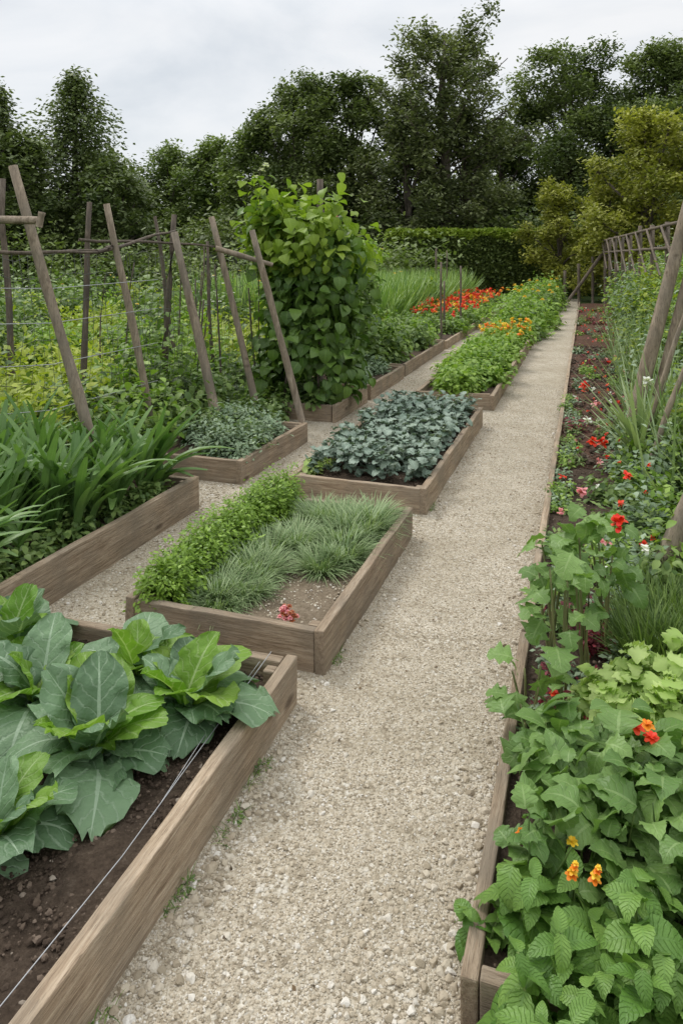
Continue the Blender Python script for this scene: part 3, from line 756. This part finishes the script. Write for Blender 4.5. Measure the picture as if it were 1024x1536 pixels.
dep=U(-.12,.12,n)+.05*np.sin(s*2.3+zz*3)
front=U(0,1,n)<.72
dd=np.where(front,dep,-U(0,HT,n)); zz=np.where(front,zz,HH-.05+U(-.08,.08,n)+.04*np.sin(s*3))
pos=np.stack([p0.x+dv.x*s+nvv.x*dd,p0.y+dv.y*s+nvv.y*dd,zz],1)
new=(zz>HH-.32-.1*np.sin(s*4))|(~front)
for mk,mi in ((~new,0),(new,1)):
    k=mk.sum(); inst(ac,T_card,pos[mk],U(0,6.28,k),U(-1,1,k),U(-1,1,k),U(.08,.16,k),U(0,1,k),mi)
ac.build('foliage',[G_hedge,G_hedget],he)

# ------------------------------------------------------------------ trees
def blob(acc,c,r,n,size,t,m=0,flat=.75):
    n=int(n); P=np.array(c)+np.clip(rng.normal(size=(n,3)),-2.2,2.2)*r*.58*np.array([1,1,flat])
    inst(acc,T_card,P,U(0,6.28,n),U(-.8,.8,n),U(-.8,.8,n),size*U(.55,1.3,n),np.clip(t+U(-.25,.25,n),0,1),m)
def tree(name,x,y,top,R,base,mat,nl=26,cpl=9,per=120,ls=.18,trunk=.26,lean=0,asc=0):
    # rounded broadleaf crown: boughs spread through the whole crown, each ending in a loose group of leaf clumps
    e=empty(name); H=top-base; tr=Acc(); ac=Acc(); ks=U(0,6.28,4)
    tube(tr,[(x,y,0),(x+U(-.2,.2),y,base*.6),(x+lean*.4+U(-.3,.3),y,base+H*.25),(x+lean*.7,y,base+H*.55),(x+lean,y,base+H*.8)],[trunk,trunk*.8,trunk*.6,trunk*.4,trunk*.12],9)
    for l in range(nl):
        t=(l+.5)/nl; a=l*2.4+U(-.5,.5)
        env=math.sqrt(max(.03,1-((t-.42)/.60)**2))          # egg-shaped outline
        env*=1+.13*math.sin(a*2+ks[0]+t*4)+.10*math.sin(a*3+ks[1]-t*7)
        lr=R*U(.30,.42)*(1-.2*t)
        rr=max(0,R*env-lr*.75)*(U(.75,1.05) if l%4 else U(.2,.6))
        c=Vector((x+lean*t+rr*math.cos(a),y+rr*math.sin(a),base+H*(.02+.93*t)+U(-.04,.04)*H)); c.z=min(c.z,top-lr*.75)
        st=Vector((x+lean*t*.7,y,base*.6+(c.z-base*.6)*.55)); stick(tr,st,c,trunk*.3*(1-t*.5),.04,.12,n=5,sides=6)
        lt=U(.25,.75)
        for k in range(cpl):
            d=Vector(rng.normal(size=3)); d.normalize()
            r=lr*U(.32,.60); q=c+Vector((d.x,d.y,d.z*1.0))*lr*U(.35,1.0)
            q.z=min(q.z,top-r*.4)
            if k%4==0: stick(tr,c,q,.03,.012,.1,n=3,sides=4)
            blob(ac,q,r,per*(r/(lr*.45))**1.6*(lr/1.1)**1.6,ls,lt+U(-.2,.2),0,.9+asc)
    tr.build('trunk_and_limbs',[M_bark],e); ac.build('crown',[mat],e)
def airy(name,x,y,top,R,base,mat):
    e=empty(name); tr=Acc(); ac=Acc(); H=top-base
    tube(tr,[(x,y,0),(x+.1,y,base),(x-.1,y,base+H*.5),(x+.1,y,top-1)],[.32,.25,.15,.04],9)
    for l in range(36):
        t=(l+.5)/36; a=l*2.4+U(-.4,.4); z0=base*.75+(top-base*.75)*.8*t
        ln=R*(1.1-.5*t)*U(.5,1.15)
        en=Vector((x+ln*math.cos(a),y+ln*math.sin(a),min(top-.3,z0+ln*U(.35,.75)+H*.06)))
        st=Vector((x,y,z0)); stick(tr,st,en,.07*(1-t*.6),.02,.1,n=6,sides=5)
        for k in range(6):
            u=U(.4,1.02); q=st.lerp(en,u)+Vector((U(-.35,.35),U(-.35,.35),U(0,.3)))
            blob(ac,q,U(.32,.62),85,.16,U(.1,.9),0,1.1)
            stick(tr,st.lerp(en,u*.9),q,.02,.01,.1,n=3,sides=4)
    tr.build('trunk_and_limbs',[M_bark],e); ac.build('crown',[mat],e)
def conifer(name,x,y,top,R,mat,n=200,ls=.2,base=.6):
    e=empty(name); tr=Acc(); ac=Acc(); tube(tr,[(x,y,0),(x,y,top*.5),(x,y,top-.1)],[.25,.15,.02],8)
    for i in range(n):
        t=(i/n)**.85; z=base+(top-base)*t; a=i*2.4+U(-.5,.5); r=R*(1-t)**.95*U(.35,1.3)+.12
        dx,dy=math.cos(a),math.sin(a)
        if i%2==0: stick(tr,(x,y,z),(x+dx*r*.8,y+dy*r*.8,z+.1*r),.03,.01,.05,n=3,sides=4)
        k=int(35+80*(1-t)); u=U(.3,1,k); P=np.stack([x+dx*r*u+rng.normal(size=k)*.22,y+dy*r*u+rng.normal(size=k)*.22,z+.4*r*u**2-.12*r*u+rng.normal(size=k)*.19],1)
        inst(ac,T_small,P,a-1.57+U(-.8,.8,k),U(-.6,.7,k),U(-1,1,k),ls*U(.6,1.2,k),np.clip(U(0,.6)+U(0,.5,k),0,1))
    tr.build('trunk_and_limbs',[M_bark],e); ac.build('crown',[mat],e)
def T(f,name,l,d,*a,**k): x,y=sv(l,d); f(name,x,y,*a,**k)
T(conifer,'conifer_tree',-14.2,30,8.6,3.6,G_con,n=230)
T(conifer,'conifer_tree',-11.6,32,9.6,4.8,G_con,n=310)
T(tree,'broadleaf_tree',-15.6,28,8.0,2.6,.8,G_con)
T(tree,'broadleaf_tree',-12.8,29,6.6,2.2,.6,G_con)
T(tree,'broadleaf_tree',-9.4,30,5.8,2.1,.5,G_con)
T(tree,'broadleaf_tree',-10.8,46,8.6,3.3,1.0,G_mtree)
T(tree,'broadleaf_tree',-7.6,44,8.9,3.0,1.0,G_mtree)
T(tree,'broadleaf_tree',-14.5,45,8.0,3.3,1.0,G_mtree)
T(tree,'oak_tree',-4.6,40,8.9,2.8,1.2,G_mtree)
T(tree,'oak_tree',-2.3,38.5,11.3,3.3,1.2,G_dark,nl=32)
T(tree,'oak_tree',.6,39,11.6,3.0,1.2,G_dark,nl=32)
T(airy,'pine_tree',5.0,36,13.6,3.7,6.4,G_pine)
T(tree,'cypress_tree',3.2,35.5,9.6,2.7,.8,G_pine,asc=.2)
T(tree,'cypress_tree',6.2,37,9.2,2.7,.8,G_pine,asc=.2)
T(tree,'oak_tree',13.1,42,13.6,4.3,1.6,G_dark,nl=36)
T(tree,'oak_tree',18.6,42,13.9,4.2,1.6,G_dark,nl=34)
T(tree,'oak_tree',15.6,39,10.0,3.4,1.2,G_dark)
T(tree,'oak_tree',9.4,43,9.6,2.7,1.2,G_dark)
T(tree,'golden_tree',10.9,26,6.9,2.2,.8,G_gold,ls=.13,per=170)
T(tree,'golden_tree',12.8,24,6.4,2.0,.8,G_gold,ls=.13,per=170)
T(tree,'golden_tree',8.7,29.5,4.9,1.6,.6,G_gold,nl=18,per=200,ls=.12,trunk=.15)
T(tree,'golden_tree',9.9,27.5,4.5,1.5,.5,G_gold,nl=18,per=200,ls=.12,trunk=.15)
ac=Acc()
for i in range(120):
    l=U(-18,14); d=U(34,38); x,y=sv(l,d)
    blob(ac,(x,y,U(.6,3.0)),U(1.2,1.9),300,.22,U(.1,.7),0)
for i in range(70):
    l=U(-17,3); d=U(25,29); x,y=sv(l,d); blob(ac,(x,y,U(.4,1.9)),U(.8,1.3),300,.16,U(.2,.9),1)
ac.build('understorey_shrubs',[G_dark,G_mtree])
ac=Acc()
for i in range(240):
    l=U(-60,60); d=U(55,66); x,y=sv(l,d); blob(ac,(x,y,U(1,6.5)),U(2.2,3.4),200,.6,U(.1,.8))
ac.build('distant_trees',[G_mtree])

# ------------------------------------------------------------------ light & sky
w=bpy.data.worlds.new('World'); SC.world=w; w.use_nodes=True; nt=w.node_tree; nt.nodes.clear()
sky=nd(nt,'ShaderNodeTexSky'); sky.sky_type='NISHITA'; sky.sun_disc=False
EL=rad(52); AZ=rad(-60)
sky.sun_elevation=EL; sky.sun_rotation=AZ
b1=nd(nt,'ShaderNodeBackground'); nt.links.new(sky.outputs[0],b1.inputs[0]); b1.inputs[1].default_value=.1
tc=nd(nt,'ShaderNodeTexCoord'); mp=nd(nt,'ShaderNodeMapping'); mp.inputs['Scale'].default_value=(1,1,2.6); nt.links.new(tc.outputs['Generated'],mp.inputs[0])
cn=noi(nt,mp.outputs[0],2.4,6,.55,.5)
col=ramp(nt,cn,[(.34,(.74,.78,.82)),(.5,(.89,.91,.93)),(.64,(.99,.99,.99))])
sp=nd(nt,'ShaderNodeSeparateXYZ'); nt.links.new(tc.outputs['Generated'],sp.inputs[0])
mr=nd(nt,'ShaderNodeMapRange'); mr.inputs[1].default_value=.3; mr.inputs[2].default_value=.95; mr.inputs[3].default_value=1.0; mr.inputs[4].default_value=2.1
nt.links.new(sp.outputs[2],mr.inputs[0])
b2=nd(nt,'ShaderNodeBackground'); nt.links.new(col,b2.inputs[0]); nt.links.new(mr.outputs[0],b2.inputs[1])
ms=nd(nt,'ShaderNodeMixShader'); ms.inputs[0].default_value=.88
nt.links.new(b1.outputs[0],ms.inputs[1]); nt.links.new(b2.outputs[0],ms.inputs[2])
wo=nd(nt,'ShaderNodeOutputWorld'); nt.links.new(ms.outputs[0],wo.inputs[0])
sl=bpy.data.lights.new('sun','SUN'); sl.energy=1.5; sl.angle=rad(16); sl.color=(1,.96,.9)
so=bpy.data.objects.new('sun',sl); SC.collection.objects.link(so)
d=Vector((math.sin(AZ)*math.cos(EL),math.cos(AZ)*math.cos(EL),math.sin(EL)))
so.rotation_euler=d.to_track_quat('Z','Y').to_euler(); so.location=d*30

cam=bpy.data.cameras.new('camera'); co=bpy.data.objects.new('camera',cam); SC.collection.objects.link(co)
cam.sensor_fit='VERTICAL'; cam.sensor_height=36; cam.lens=1100/1536*36; cam.shift_y=-383/1536
co.location=(0,0,1.7); co.rotation_euler=(rad(90),0,rad(18.36)); cam.clip_end=1000; cam.clip_start=.05
SC.camera=co
SC.view_settings.view_transform='Standard'; SC.view_settings.look='None'; SC.view_settings.exposure=0
